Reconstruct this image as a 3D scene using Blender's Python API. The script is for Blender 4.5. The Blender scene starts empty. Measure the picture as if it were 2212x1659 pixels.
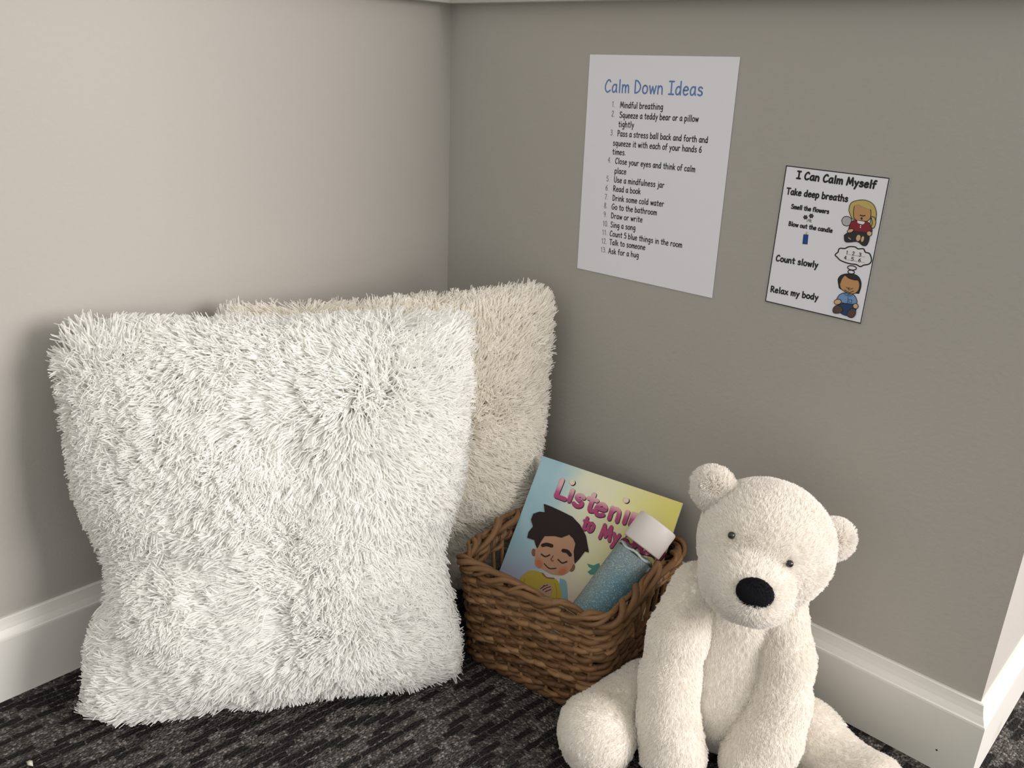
import bpy, bmesh, math, random
import numpy as np
from mathutils import Matrix, Vector, kdtree
scn = bpy.context.scene
COL = scn.collection
rng = np.random.default_rng(7)
random.seed(7)

# ------------------------------------------------------------------ camera
cam_d = bpy.data.cameras.new('camera'); cam = bpy.data.objects.new('camera', cam_d); COL.objects.link(cam)
R_ = Vector((0.724867, 0.687678, 0.040834)); U_ = Vector((-0.269251, 0.228255, 0.93563)); F_ = Vector((-0.634092, 0.689202, -0.350612))
cam.matrix_world = Matrix(((R_.x, U_.x, -F_.x, 1.00522), (R_.y, U_.y, -F_.y, -0.92655), (R_.z, U_.z, -F_.z, 0.74278), (0, 0, 0, 1)))
cam_d.sensor_width = 36.0; cam_d.lens = 1847.18 / 2212 * 36.0
cam_d.clip_start = 0.02
scn.camera = cam

# ------------------------------------------------------------------ light
world = bpy.data.worlds.new('room_light'); scn.world = world; world.use_nodes = True
bg = world.node_tree.nodes['Background']; bg.inputs[0].default_value = (1.0, 0.985, 0.94, 1); bg.inputs[1].default_value = 0.90


def area(name, loc, target, sx, sy, power, col):
    l = bpy.data.lights.new(name, 'AREA'); l.shape = 'RECTANGLE'; l.size = sx; l.size_y = sy; l.energy = power; l.color = col
    o = bpy.data.objects.new(name, l); COL.objects.link(o)
    o.location = loc; d = Vector(target) - Vector(loc); o.rotation_euler = d.to_track_quat('-Z', 'Y').to_euler()
    return o


area('window_daylight', (3.0, 0.45, 1.25), (0.3, -0.2, 0.5), 1.3, 1.3, 80, (1.0, 0.925, 0.92))
scn.cycles.diffuse_bounces = 8; scn.cycles.max_bounces = 14
scn.view_settings.view_transform = 'Standard'; scn.view_settings.look = 'None'
scn.view_settings.exposure = 0.25; scn.view_settings.gamma = 1.0; scn.view_settings.use_curve_mapping = False


# ------------------------------------------------------------------ materials
def mat(name, col, rough=0.7, **kw):
    m = bpy.data.materials.new(name); m.use_nodes = True
    b = m.node_tree.nodes['Principled BSDF']
    b.inputs['Base Color'].default_value = (*col, 1); b.inputs['Roughness'].default_value = rough
    b.inputs['Specular IOR Level'].default_value = kw.get('spec', 0.3)
    for k, v in kw.items():
        if k in b.inputs: b.inputs[k].default_value = v
    return m


class NT:
    """small helper around a material's node tree"""
    def __init__(s, m): s.t = m.node_tree; s.b = s.t.nodes['Principled BSDF']
    def n(s, typ, **kw):
        nd = s.t.nodes.new(typ)
        for k, v in kw.items():
            if k.startswith('i_'):
                key = k[2:].replace('_', ' ')
                nd.inputs[int(key) if key.isdigit() else key].default_value = v
            else: setattr(nd, k, v)
        return nd
    def l(s, a, b): s.t.links.new(a, b)
    def ramp(s, fac, stops):
        r = s.n('ShaderNodeValToRGB'); e = r.color_ramp.elements
        while len(e) < len(stops): e.new(0.5)
        for q, (p, c) in zip(e, stops): q.position = p; q.color = (*c, 1)
        s.l(fac, r.inputs[0]); return r.outputs[0]
    def mix(s, f, a, b, mode='MIX'):
        m = s.n('ShaderNodeMix', data_type='RGBA', blend_type=mode)
        for sock, v in ((m.inputs[0], f), (m.inputs[6], a), (m.inputs[7], b)):
            if hasattr(v, 'is_output'): s.l(v, sock)
            elif isinstance(v, (int, float)): sock.default_value = v
            else: sock.default_value = (*v, 1)
        return m.outputs[2]
    def math(s, op, a, b=0.0, c=0.0):
        m = s.n('ShaderNodeMath', operation=op)
        for sock, v in zip(m.inputs, (a, b, c)):
            if hasattr(v, 'is_output'): s.l(v, sock)
            else: sock.default_value = v
        return m.outputs[0]
    def smooth(s, v, a, b, lo=0.0, hi=1.0):
        m = s.n('ShaderNodeMapRange', interpolation_type='SMOOTHSTEP')
        s.l(v, m.inputs[0])
        for i, q in zip((1, 2, 3, 4), (a, b, lo, hi)): m.inputs[i].default_value = q
        return m.outputs[0]


def bump(nt, h, dist, strength=1.0):
    b = nt.n('ShaderNodeBump', i_Distance=dist, i_Strength=strength); nt.l(h, b.inputs['Height']); nt.l(b.outputs[0], nt.b.inputs['Normal'])


def wall_mat():
    m = mat('painted_wall', (0.485, 0.445, 0.40), 0.75, spec=0.25); t = NT(m); tc = t.n('ShaderNodeTexCoord')
    n = t.n('ShaderNodeTexNoise', i_Scale=170.0, i_Detail=3.0); t.l(tc.outputs['Object'], n.inputs['Vector'])
    n2 = t.n('ShaderNodeTexNoise', i_Scale=2.5, i_Detail=2.0); t.l(tc.outputs['Object'], n2.inputs['Vector'])
    t.l(t.mix(n2.outputs[0], (0.38, 0.362, 0.33), (0.408, 0.388, 0.354)), t.b.inputs['Base Color'])
    bump(t, n.outputs[0], 0.0006, 0.6); return m


def trim_mat():
    m = mat('white_gloss_paint', (0.80, 0.78, 0.73), 0.38, spec=0.4); t = NT(m); tc = t.n('ShaderNodeTexCoord')
    n = t.n('ShaderNodeTexNoise', i_Scale=14.0, i_Detail=5.0); t.l(tc.outputs['Object'], n.inputs['Vector'])
    t.l(t.mix(t.smooth(n.outputs[0], 0.62, 0.8), (0.68, 0.668, 0.62), (0.56, 0.53, 0.46)), t.b.inputs['Base Color'])
    n3 = t.n('ShaderNodeTexNoise', i_Scale=60.0, i_Detail=2.0); t.l(tc.outputs['Object'], n3.inputs['Vector'])
    bump(t, n3.outputs[0], 0.0005, 0.4); return m


def carpet_mat():
    m = mat('charcoal_carpet', (0.04, 0.038, 0.036), 0.95, spec=0.1); t = NT(m); tc = t.n('ShaderNodeTexCoord')
    mp = t.n('ShaderNodeMapping'); mp.inputs['Rotation'].default_value = (0, 0, math.radians(90 + 4)); t.l(tc.outputs['Object'], mp.inputs['Vector'])
    nz = t.n('ShaderNodeTexNoise', i_Scale=110.0, i_Detail=3.0); t.l(mp.outputs[0], nz.inputs['Vector'])
    wob = t.n('ShaderNodeVectorMath', operation='MULTIPLY_ADD'); t.l(nz.outputs['Color'], wob.inputs[0]); wob.inputs[1].default_value = (0.011, 0.0055, 0); t.l(mp.outputs[0], wob.inputs[2])
    br = t.n('ShaderNodeTexBrick', offset=0.5, offset_frequency=2)
    br.inputs['Scale'].default_value = 1.0; br.inputs['Brick Width'].default_value = 0.030; br.inputs['Row Height'].default_value = 0.0095
    br.inputs['Mortar Size'].default_value = 0.0016; br.inputs['Mortar Smooth'].default_value = 0.6; br.inputs['Bias'].default_value = -0.05
    br.inputs['Color1'].default_value = (0, 0, 0, 1); br.inputs['Color2'].default_value = (1, 1, 1, 1); br.inputs['Mortar'].default_value = (0.5, 0.5, 0.5, 1)
    t.l(wob.outputs[0], br.inputs['Vector'])
    vo = t.n('ShaderNodeTexVoronoi', i_Scale=330.0); t.l(tc.outputs['Object'], vo.inputs['Vector'])
    sp = t.n('ShaderNodeTexNoise', i_Scale=260.0, i_Detail=3.0); t.l(tc.outputs['Object'], sp.inputs['Vector'])
    cell = t.smooth(br.outputs['Color'], 0.36, 0.60)
    base = t.mix(cell, (0.021, 0.020, 0.019), (0.090, 0.083, 0.076))
    sepc = t.n('ShaderNodeSeparateColor'); t.l(vo.outputs['Color'], sepc.inputs[0])
    tuft = t.mix(t.smooth(sepc.outputs[0], 0.55, 0.95), base, (0.26, 0.24, 0.22))
    col = t.mix(cell, base, tuft)
    col = t.mix(t.smooth(sp.outputs[0], 0.35, 0.65), t.mix(0.5, col, (0.012, 0.011, 0.011)), col)
    t.l(col, t.b.inputs['Base Color'])
    h = t.math('SUBTRACT', t.math('MULTIPLY', cell, 0.35), t.math('MULTIPLY', vo.outputs['Distance'], 0.9))
    bump(t, h, 0.004, 1.0); return m


def wicker_mat():
    m = mat('brown_wicker', (0.2, 0.11, 0.05), 0.5, spec=0.35); t = NT(m); tc = t.n('ShaderNodeTexCoord')
    at = t.n('ShaderNodeAttribute', attribute_name='tone', attribute_type='GEOMETRY')
    n = t.n('ShaderNodeTexNoise', i_Scale=38.0, i_Detail=4.0); t.l(tc.outputs['Object'], n.inputs['Vector'])
    f = t.math('ADD', t.math('MULTIPLY', at.outputs['Fac'], 0.6), t.math('MULTIPLY', n.outputs[0], 0.5))
    t.l(t.ramp(f, [(0.2, (0.075, 0.034, 0.013)), (0.5, (0.17, 0.086, 0.035)), (0.85, (0.30, 0.168, 0.077))]), t.b.inputs['Base Color'])
    n2 = t.n('ShaderNodeTexNoise', i_Scale=240.0, i_Detail=2.0); t.l(tc.outputs['Object'], n2.inputs['Vector'])
    bump(t, n2.outputs[0], 0.0008, 0.5); return m


def fur_mat(name, col, var=0.06, thru=0.45):
    m = mat(name, col, 0.75, spec=0.15); t = NT(m); h = t.n('ShaderNodeHairInfo')
    lo = tuple(c * (1 - var * 2) for c in col); hi = tuple(min(0.97, c * (1 + var)) for c in col)
    c = t.mix(h.outputs['Random'], lo, hi); t.l(c, t.b.inputs['Base Color'])
    if thru:                                                        # light passes sideways through the pale fibres
        tr = t.n('ShaderNodeBsdfTranslucent'); t.l(c, tr.inputs[0]); mx = t.n('ShaderNodeMixShader'); mx.inputs[0].default_value = thru
        out = [q for q in t.t.nodes if q.type == 'OUTPUT_MATERIAL'][0]; t.l(t.b.outputs[0], mx.inputs[1]); t.l(tr.outputs[0], mx.inputs[2]); t.l(mx.outputs[0], out.inputs[0])
    return m


M_wall = wall_mat(); M_trim = trim_mat(); M_carpet = carpet_mat(); M_wicker = wicker_mat()
M_fur_front = fur_mat('white_shaggy_pile', (0.925, 0.925, 0.90), 0.03); M_fur_back = fur_mat('cream_shaggy_pile', (0.945, 0.92, 0.86), 0.03)
M_cover = mat('white_knit_backing', (0.90, 0.89, 0.86), 0.9); M_cover_b = mat('cream_knit_backing', (0.88, 0.83, 0.74), 0.9)
M_plush = fur_mat('white_plush_pile', (0.925, 0.90, 0.855), 0.03); M_plush_base = mat('white_plush_cloth', (0.90, 0.88, 0.84), 0.9, spec=0.1)
M_black_pile = fur_mat('black_velvet_pile', (0.010, 0.011, 0.014), 0.1, 0.0); M_black = mat('black_velvet', (0.008, 0.008, 0.010), 0.9, spec=0.1)
M_eye = mat('dark_glossy_bead', (0.015, 0.012, 0.01), 0.15, spec=0.6)
M_paper = mat('white_paper', (0.76, 0.765, 0.815), 0.8, spec=0.2)
M_lam = mat('laminated_paper', (0.76, 0.765, 0.815), 0.4, spec=0.3)
M_hole = mat('dark_nail_hole', (0.02, 0.018, 0.015), 0.9)


# ------------------------------------------------------------------ object helpers
def link(o, parent=None):
    COL.objects.link(o)
    if parent is not None: o.parent = parent
    return o


def tag(o, label=None, cat=None, group=None, kind=None):
    for k, v in (('label', label), ('category', cat), ('group', group), ('kind', kind)):
        if v: o[k] = v
    return o


def empty(name, loc=(0, 0, 0), rz=0.0):
    o = bpy.data.objects.new(name, None); link(o); o.location = loc; o.rotation_euler = (0, 0, rz); o.empty_display_size = 0.05
    return o


def mesh(name, v, f, ms, parent=None, smooth=False, fm=None, tone=None):
    me = bpy.data.meshes.new(name); me.from_pydata([tuple(map(float, p)) for p in v], [], [tuple(map(int, q)) for q in f])
    for m in (ms if isinstance(ms, (list, tuple)) else [ms]): me.materials.append(m)
    if fm is not None: me.polygons.foreach_set('material_index', np.asarray(fm, dtype=np.int32))
    if smooth: me.polygons.foreach_set('use_smooth', np.ones(len(me.polygons), dtype=bool))
    if tone is not None:
        a = me.attributes.new('tone', 'FLOAT', 'POINT'); a.data.foreach_set('value', np.asarray(tone, dtype=np.float32))
    me.update()
    return link(bpy.data.objects.new(name, me), parent)


def box_geo(lo, hi):
    (a, b, c), (d, e, f) = lo, hi
    v = [(a, b, c), (d, b, c), (d, e, c), (a, e, c), (a, b, f), (d, b, f), (d, e, f), (a, e, f)]
    return v, [(0, 3, 2, 1), (4, 5, 6, 7), (0, 1, 5, 4), (1, 2, 6, 5), (2, 3, 7, 6), (3, 0, 4, 7)]


def struct(name, v, f, m, parent=None, smooth=False):
    o = mesh(name, v, f, m, parent, smooth); o['kind'] = 'structure'; return o


class Geo:
    def __init__(s): s.v = []; s.f = []; s.m = []; s.t = []
    def add(s, v, f, mi=0, tone=0.5):
        b = len(s.v); s.v += [tuple(p) for p in v]; s.f += [tuple(i + b for i in q) for q in f]; s.m += [mi] * len(f); s.t += [tone] * len(v)
    def tube(s, pts, rad, sides=7, closed=False, mi=0, tone=0.5):
        P = np.asarray(pts, float); n = len(P); rad = np.broadcast_to(np.asarray(rad, float), (n,))
        T = np.roll(P, -1, 0) - np.roll(P, 1, 0)
        if not closed: T[0] = P[1] - P[0]; T[-1] = P[-1] - P[-2]
        T /= np.linalg.norm(T, axis=1)[:, None] + 1e-12
        up = np.array([0, 0, 1.0]) if abs(T[0][2]) < 0.9 else np.array([1.0, 0, 0])
        A = np.cross(T, up); A /= np.linalg.norm(A, axis=1)[:, None] + 1e-12; B = np.cross(T, A)
        an = np.linspace(0, 2 * np.pi, sides, endpoint=False)
        V = P[:, None] + rad[:, None, None] * (np.cos(an)[None, :, None] * A[:, None] + np.sin(an)[None, :, None] * B[:, None])
        V = V.reshape(-1, 3); F = []
        for i in range(n if closed else n - 1):
            j = (i + 1) % n
            for k in range(sides):
                l = (k + 1) % sides; F.append((i * sides + k, i * sides + l, j * sides + l, j * sides + k))
        if not closed: F.append(tuple(range(sides))); F.append(tuple((n - 1) * sides + k for k in reversed(range(sides))))
        s.add(V, F, mi, tone)
    def build(s, name, ms, parent=None, smooth=True): return mesh(name, s.v, s.f, ms, parent, smooth, s.m, s.t)


def lathe(prof, n=48):
    V = []; F = []
    for r, z in prof:
        for k in range(n): a = 2 * math.pi * k / n; V.append((r * math.cos(a), r * math.sin(a), z))
    for i in range(len(prof) - 1):
        for k in range(n): l = (k + 1) % n; F.append((i * n + k, i * n + l, (i + 1) * n + l, (i + 1) * n + k))
    F.append(tuple(reversed(range(n)))); F.append(tuple((len(prof) - 1) * n + k for k in range(n)))
    return V, F


# ------------------------------------------------------------------ room
L_WALL, H_BASE, T_BASE, Z_LEDGE = 0.8764, 0.1048, 0.0125, 0.8202
struct('floor', *box_geo((-0.1, -3.2, -0.1), (3.4, 3.0, 0.0)), M_carpet)
struct('wall_left', *box_geo((-0.1, -3.2, 0.0), (0.0, 3.0, 2.4)), M_wall)
struct('wall_right', *box_geo((0.0, 0.0, 0.0), (L_WALL, 3.0, 2.4)), M_wall)

PROF = [(0, 0), (T_BASE, 0), (T_BASE, 0.0805), (T_BASE - 0.0004, 0.0828), (T_BASE - 0.0018, 0.0840), (0.0095, 0.0868), (0.0072, 0.0915), (0.0056, 0.0968), (0.0048, 0.1005), (0.0042, 0.1038), (0.003, 0.1048), (0, 0.1048)]


def baseboard(name, path, dirs):
    """profile swept along a floor path; dirs give the outward mitre at each path point"""
    V = []; F = []; n = len(PROF)
    for (x, y), (dx, dy) in zip(path, dirs):
        for o, z in PROF: V.append((x + dx * o, y + dy * o, z))
    for i in range(len(path) - 1):
        for k in range(n): l = (k + 1) % n; F.append((i * n + k, i * n + l, (i + 1) * n + l, (i + 1) * n + k))
    F.append(tuple(range(n))); F.append(tuple((len(path) - 1) * n + k for k in reversed(range(n))))
    return struct(name, V, F, M_trim)


bb_l = baseboard('baseboard_left', [(0, -3.2), (0, 0)], [(1, 0), (1, -1)])
bb_r = baseboard('baseboard_right', [(0, 0), (L_WALL, 0)], [(1, -1), (1, -1)])
bb_e = baseboard('baseboard_end', [(L_WALL, 0), (L_WALL, 3.0)], [(1, -1), (1, 0)])


def nail_hole(parent, p, r, axis):
    V, F = lathe([(r * 0.6, -0.0008), (r, 0.0), (r * 0.6, 0.0006)], 10)
    if axis == 'x': V = [(z, x, y) for x, y, z in V]
    else: V = [(x, -z, y) for x, y, z in V]
    o = struct('nail_hole', [(a + p[0], b + p[1], c + p[2]) for a, b, c in V], F, M_hole, parent); o['label'] = 'dark nail hole'


nail_hole(bb_l, (0.0088, -0.7225, 0.0887), 0.0016, 'x')
nail_hole(bb_r, (0.660, -0.0086, 0.0887), 0.0012, 'y')
nail_hole(bb_r, (0.8495, -T_BASE, 0.0268), 0.0012, 'y')

# painted wooden rail that runs along both walls above the nook
v, f = box_geo((0, 0, 0), (1, 1, 1))
LV = [(0, -3.2), (0, 0), (L_WALL, 0)]; LD = [(1, 0), (1, -1), (1, -1)]
RP = [(0, Z_LEDGE), (0.020, Z_LEDGE), (0.024, Z_LEDGE + 0.004), (0.024, Z_LEDGE + 0.07), (0.018, Z_LEDGE + 0.08), (0, Z_LEDGE + 0.08)]
V = []; F = []
for (x, y), (dx, dy) in zip(LV, LD):
    for o, z in RP: V.append((x + dx * o, y + dy * o, z))
n = len(RP)
for i in range(2):
    for k in range(n): l = (k + 1) % n; F.append((i * n + k, i * n + l, (i + 1) * n + l, (i + 1) * n + k))
F += [tuple(range(n)), tuple(2 * n + k for k in reversed(range(n)))]
struct('trim_1', V, F, M_trim)


# ------------------------------------------------------------------ fur
def noise3(seed, freq, n=14):
    r = np.random.default_rng(seed); K = r.normal(size=(n, 3)) * freq; ph = r.uniform(0, 6.28, n); A = r.normal(size=(n, 3)) / math.sqrt(n / 2)
    return lambda P: np.sin(P @ K.T + ph) @ A


def tri_data(o):
    me = o.data; me.calc_loop_triangles(); nt = len(me.loop_triangles)
    t = np.empty(nt * 3, np.int32); me.loop_triangles.foreach_get('vertices', t); t = t.reshape(-1, 3)
    v = np.empty(len(me.vertices) * 3, np.float32); me.vertices.foreach_get('co', v); v = v.reshape(-1, 3).astype(float)
    nn = np.empty(len(me.vertices) * 3, np.float32); me.vertices.foreach_get('normal', nn); nn = nn.reshape(-1, 3).astype(float)
    return v, nn, t


def sample(o, count, weight=None, seed=1):
    r = np.random.default_rng(seed); v, nn, t = tri_data(o)
    a, b, c = v[t[:, 0]], v[t[:, 1]], v[t[:, 2]]
    w = np.linalg.norm(np.cross(b - a, c - a), axis=1)
    if weight is not None: w = w * weight((a + b + c) / 3, (nn[t[:, 0]] + nn[t[:, 1]] + nn[t[:, 2]]) / 3)
    i = r.choice(len(t), count, p=w / w.sum()); u = r.random(count); q = r.random(count); fl = u + q > 1; u[fl] = 1 - u[fl]; q[fl] = 1 - q[fl]
    k = 1 - u - q
    P = a[i] * k[:, None] + b[i] * u[:, None] + c[i] * q[:, None]
    N = nn[t[i, 0]] * k[:, None] + nn[t[i, 1]] * u[:, None] + nn[t[i, 2]] * q[:, None]
    N /= np.linalg.norm(N, axis=1)[:, None] + 1e-9
    return P, N


def unit(a): return a / (np.linalg.norm(a, axis=1)[:, None] + 1e-9)


def fur(o, count, length, radius, comb, lie=0.5, curl=0.6, clumps=0, clumpy=0.7, K=5, material=None, weight=None, seed=1, name='fur', mess=0.25, lmul=None, tip=0.25):
    """hair curves rooted on mesh o; comb(P,N) gives the lying direction of the pile"""
    r = np.random.default_rng(seed); P, N = sample(o, count, weight, seed)

    def grow(P, N, Lh, jit):
        C = comb(P, N) + r.normal(size=P.shape) * jit; C = C - N * (C * N).sum(1)[:, None]; mag = np.clip(np.linalg.norm(C, axis=1), 0.75, 1.3)[:, None]; C = unit(C)
        pts = [P - N * 0.001]; step = (Lh / (K - 1))[:, None]; B = unit(np.cross(N, C)); tw = r.normal(size=(len(P), 1)) * curl
        for k in range(K - 1):
            s = (k + 0.5) / (K - 1)
            d = unit(N * (1 - lie * s ** 0.7 * mag) + C * (lie * (0.35 + s) * mag) + B * tw * s + r.normal(size=P.shape) * mess * 0.3)
            pts.append(pts[-1] + d * step)
        return np.stack(pts, 1)
    Lh = length * r.uniform(0.72, 1.12, count)
    if lmul is not None: Lh = Lh * lmul(P, N)
    S = grow(P, N, Lh, mess)
    if clumps:
        idx = r.choice(count, clumps, replace=False); kd = kdtree.KDTree(clumps)
        for j, i in enumerate(idx): kd.insert(P[i], j)
        kd.balance(); own = np.fromiter((kd.find(p)[1] for p in P), np.int64, count); G = S[idx][own]
        s = np.linspace(0, 1, K)[None, :, None]; off = S - G
        cl = clumpy * r.uniform(0.55, 1.0, (clumps, 1, 1))[own]
        S = G + off * (1 - cl * s ** 0.8)
    cu = bpy.data.hair_curves.new(name); cu.add_curves([K] * count)
    cu.points.foreach_set('position', S.astype(np.float32).ravel())
    rad = (radius * r.uniform(0.75, 1.25, (count, 1)) * (1 - (1 - tip) * np.linspace(0, 1, K)[None] ** 1.5)).astype(np.float32)
    a = cu.attributes.get('radius') or cu.attributes.new('radius', 'FLOAT', 'POINT'); a.data.foreach_set('value', rad.ravel())
    cu.materials.append(material)
    c = link(bpy.data.objects.new(name, cu), o); c['kind'] = 'stuff'
    return c


# ------------------------------------------------------------------ pillows
def pillow(name, TL, TR, BR, BL, front, back, waist, dents, material, n=72):
    TL, TR, BR, BL = [np.array(q, float) for q in (TL, TR, BR, BL)]
    c = (TL + TR + BR + BL) / 4; c[2] = 0.0
    nrm = np.cross(TR - BL, TL - BR); nrm /= np.linalg.norm(nrm)
    def pt(u, v, side):
        vv = 2 * v - 1; uu = 2 * u - 1
        wl, wr, wt, wb = waist
        u2 = 0.5 + 0.5 * uu * (1 - (wl if uu < 0 else wr) * (0.35 * (1 - abs(vv) ** 2.2) + 0.9 * math.exp(-((v - 0.40) / 0.15) ** 2)))
        v2 = 0.5 + 0.5 * vv * (1 - (wb if vv < 0 else wt) * (1 - abs(uu) ** 2.2))
        p = (TL * (1 - u2) + TR * u2) * v2 + (BL * (1 - u2) + BR * u2) * (1 - v2)
        h = (max(0, 1 - abs(uu) ** 2.6) * max(0, 1 - abs(vv) ** 2.6)) ** 0.62
        z = (front if side > 0 else -back) * h
        if side > 0:
            for (du, dv, su, sv, dep) in dents: z -= dep * math.exp(-((u - du) / su) ** 2 - ((v - dv) / sv) ** 2) * h
        return p + nrm * z
    V = []; idx = {}
    for sd in (1, -1):
        for j in range(n + 1):
            for i in range(n + 1):
                ed = i in (0, n) or j in (0, n)
                if sd < 0 and ed: idx[(sd, i, j)] = idx[(1, i, j)]; continue
                idx[(sd, i, j)] = len(V); V.append(pt(i / n, j / n, sd) - c)
    F = []
    for j in range(n):
        for i in range(n):
            a = [idx[(1, i, j)], idx[(1, i + 1, j)], idx[(1, i + 1, j + 1)], idx[(1, i, j + 1)]]; F.append(a)
            b = [idx[(-1, i, j)], idx[(-1, i, j + 1)], idx[(-1, i + 1, j + 1)], idx[(-1, i + 1, j)]]; F.append(b)
    o = mesh(name, V, F, material, None, True); o.location = c
    return o, nrm, unit(((TR - TL) + (BR - BL))[None])[0], unit(((TL - BL) + (TR - BR))[None])[0]


fp, fn, fx, fy = pillow('shaggy_pillow', (0.058, -0.590, 0.430), (0.264, -0.240, 0.424), (0.352, -0.322, 0.026), (0.142, -0.658, 0.026), 0.058, 0.05, (0.15, 0.10, 0.02, 0.02),
                        [(0.52, 0.48, 0.10, 0.22, 0.012), (0.53, 0.15, 0.10, 0.10, 0.007), (0.05, 0.42, 0.22, 0.06, 0.016), (0.92, 0.40, 0.16, 0.06, 0.014), (0.5, 0.72, 0.12, 0.06, 0.008)], M_cover)
tag(fp, 'white long-pile pillow standing in front, its whole face visible, beside the wicker basket', 'pillow', 'shaggy pillows in the corner')
bp_, bn, bx, by = pillow('shaggy_pillow', (0.055, -0.405, 0.415), (0.240, -0.058, 0.428), (0.255, -0.085, 0.024), (0.085, -0.385, 0.024), 0.052, 0.045, (0.03, 0.02, 0.05, 0.02), [(0.42, 0.97, 0.09, 0.10, 0.02)], M_cover_b)
tag(bp_, 'cream long-pile pillow leaning in the corner behind the white pillow', 'pillow', 'shaggy pillows in the corner')


def pillow_comb(x, y, cx, cz, seed, down, swirl, part):
    n1 = noise3(seed, 14.0); n2 = noise3(seed + 1, 38.0)
    def fn(P, N):
        u = P @ x - cx; v = P @ y - cz
        top = 1 / (1 + np.exp(-(v - part) / 0.018))                       # pile above the parting lies up and outwards, below it hangs down
        mid = np.exp(-((v - part) / 0.035) ** 2)
        d = x[None] * (np.tanh(u / 0.16) * 0.7 - 0.5 * mid * (u < 0.1))[:, None] + y[None] * (top * (0.7 + down) - down)[:, None]
        return d + n1(P) * swirl + n2(P) * swirl * 0.55
    return fn


wt = lambda nz: (lambda C, N: 0.12 + 0.88 * ((N @ nz) > -0.35))
z0 = 0.225
fcy = float(np.array([0, 0, z0]) @ fy); bcy = float(np.array([0, 0, z0]) @ by)
fur(fp, 78000, 0.046, 0.00130, pillow_comb(fx, fy, 0.02, fcy, 11, 0.75, 0.5, 0.150), lie=0.80, curl=0.4, clumps=9500, clumpy=0.72, K=6, material=M_fur_front, weight=wt(fn), seed=3, mess=0.33, tip=0.35)
fur(bp_, 52000, 0.044, 0.00125, pillow_comb(bx, by, -0.02, bcy, 21, 0.35, 0.30, 0.06), lie=0.78, curl=0.3, clumps=8000, clumpy=0.7, K=6, material=M_fur_back, weight=wt(bn), seed=4, mess=0.28, tip=0.35)

# ------------------------------------------------------------------ basket
BRZ = math.radians(8.4)
basket = empty('wicker_basket', (0.4125, -0.1475, 0.0), BRZ)
tag(basket, 'brown wicker basket with handle holes standing between the pillows and the plush bear', 'basket')
HB_ = 0.150


def per(s, z, out=0.0):
    """point on the rounded rectangular wall, s in 0..1 along the perimeter from the front-left corner"""
    k = z / HB_; w = 0.5 * (0.198 + 0.023 * k) + out; d = 0.5 * (0.200 + 0.023 * k) + out; r = 0.026 + out
    sx, sy = w - r, d - r; seg = [2 * sx, math.pi / 2 * r, 2 * sy, math.pi / 2 * r] * 2; seg[4], seg[6] = 2 * sx, 2 * sy
    q = (s % 1.0) * sum(seg); i = 0
    while i < 7 and q > seg[i]: q -= seg[i]; i += 1
    if i == 0: return (-sx + q, -d)
    if i == 2: return (w, -sy + q)
    if i == 4: return (sx - q, d)
    if i == 6: return (-w, sy - q)
    cx, cy, a0 = {1: (sx, -sy, -90), 3: (sx, sy, 0), 5: (-sx, sy, 90), 7: (-sx, -sy, 180)}[i]
    a = math.radians(a0) + q / r
    return (cx + r * math.cos(a), cy + r * math.sin(a))


NS = 40
def rim_z(s): # the border rises a little over the two handle holes and sags along the front
    return HB_ - 0.004 - 0.005 * math.exp(-((s - 0.11) / 0.07) ** 2) + 0.008 * (math.exp(-((s - 0.375) / 0.05) ** 2) + math.exp(-((s - 0.875) / 0.05) ** 2))


g = Geo(); rows = 22; pitch = 0.0061
for i in range(rows):
    z = 0.010 + i * pitch
    spans = [(-0.055, 0.305, False), (0.445, 0.805, False)] if 13 <= i <= 18 else [(0.0, 1.0, True)]
    for (a, b, cl) in spans:
        m = int(480 * (b - a)); ph = i * math.pi + i * 0.5 + random.uniform(-.3, .3); pts = []; rads = []
        zr = random.uniform(-0.0008, 0.0008)
        for j in range(m + (0 if cl else 1)):
            s = a + (b - a) * j / m; wv = 2 * math.pi * 20 * s + ph
            x, y = per(s, z, 0.0032 * math.cos(wv) + 0.0006 * math.sin(2 * math.pi * 7 * s + i))
            pts.append((x, y, z + zr + 0.0021 * math.sin(wv + 0.6) + 0.0012 * math.sin(2 * math.pi * 5 * s + i * 2.1))); rads.append(0.0039 + 0.0005 * math.sin(2 * math.pi * 4 * s + i * 1.7))
        g.tube(pts, rads, 8, cl, tone=random.random())
g.build('woven_side', M_wicker, basket)
g = Geo()
for k in range(NS):
    s = (k + 0.5) / NS; pts = [(*per(s, z), z) for z in np.linspace(0.002, rim_z(s), 6)]
    g.tube(pts, 0.0026, 7, tone=random.random())
g.build('upright_stakes', M_wicker, basket)
g = Geo()
for k in range(6):
    m = 360; pts = []; rads = []; tw = 5 + (k % 3) * 2
    for j in range(m):
        s = j / m; a = 2 * math.pi * (k / 6 + tw * s) + 0.5 * math.sin(2 * math.pi * 9 * s + k)
        x, y = per(s, HB_ * 0.97, 0.0058 * math.cos(a) + 0.001 * math.sin(2 * math.pi * 11 * s + 2 * k)); pts.append((x, y, rim_z(s) + 0.0075 * math.sin(a))); rads.append(0.0036 + 0.0009 * math.sin(2 * math.pi * 3 * s + k * 2))
    g.tube(pts, rads, 8, True, tone=0.35 + 0.6 * random.random())
g.build('braided_rim', M_wicker, basket)
g = Geo()
for k in range(2):
    m = 240; pts = []
    for j in range(m):
        s = j / m; a = 2 * math.pi * (k / 2 + 18 * s); x, y = per(s, 0.0, 0.002 + 0.003 * math.cos(a)); pts.append((x, y, 0.0052 + 0.003 * math.sin(a)))
    g.tube(pts, 0.0042, 7, True, tone=random.random())
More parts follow.
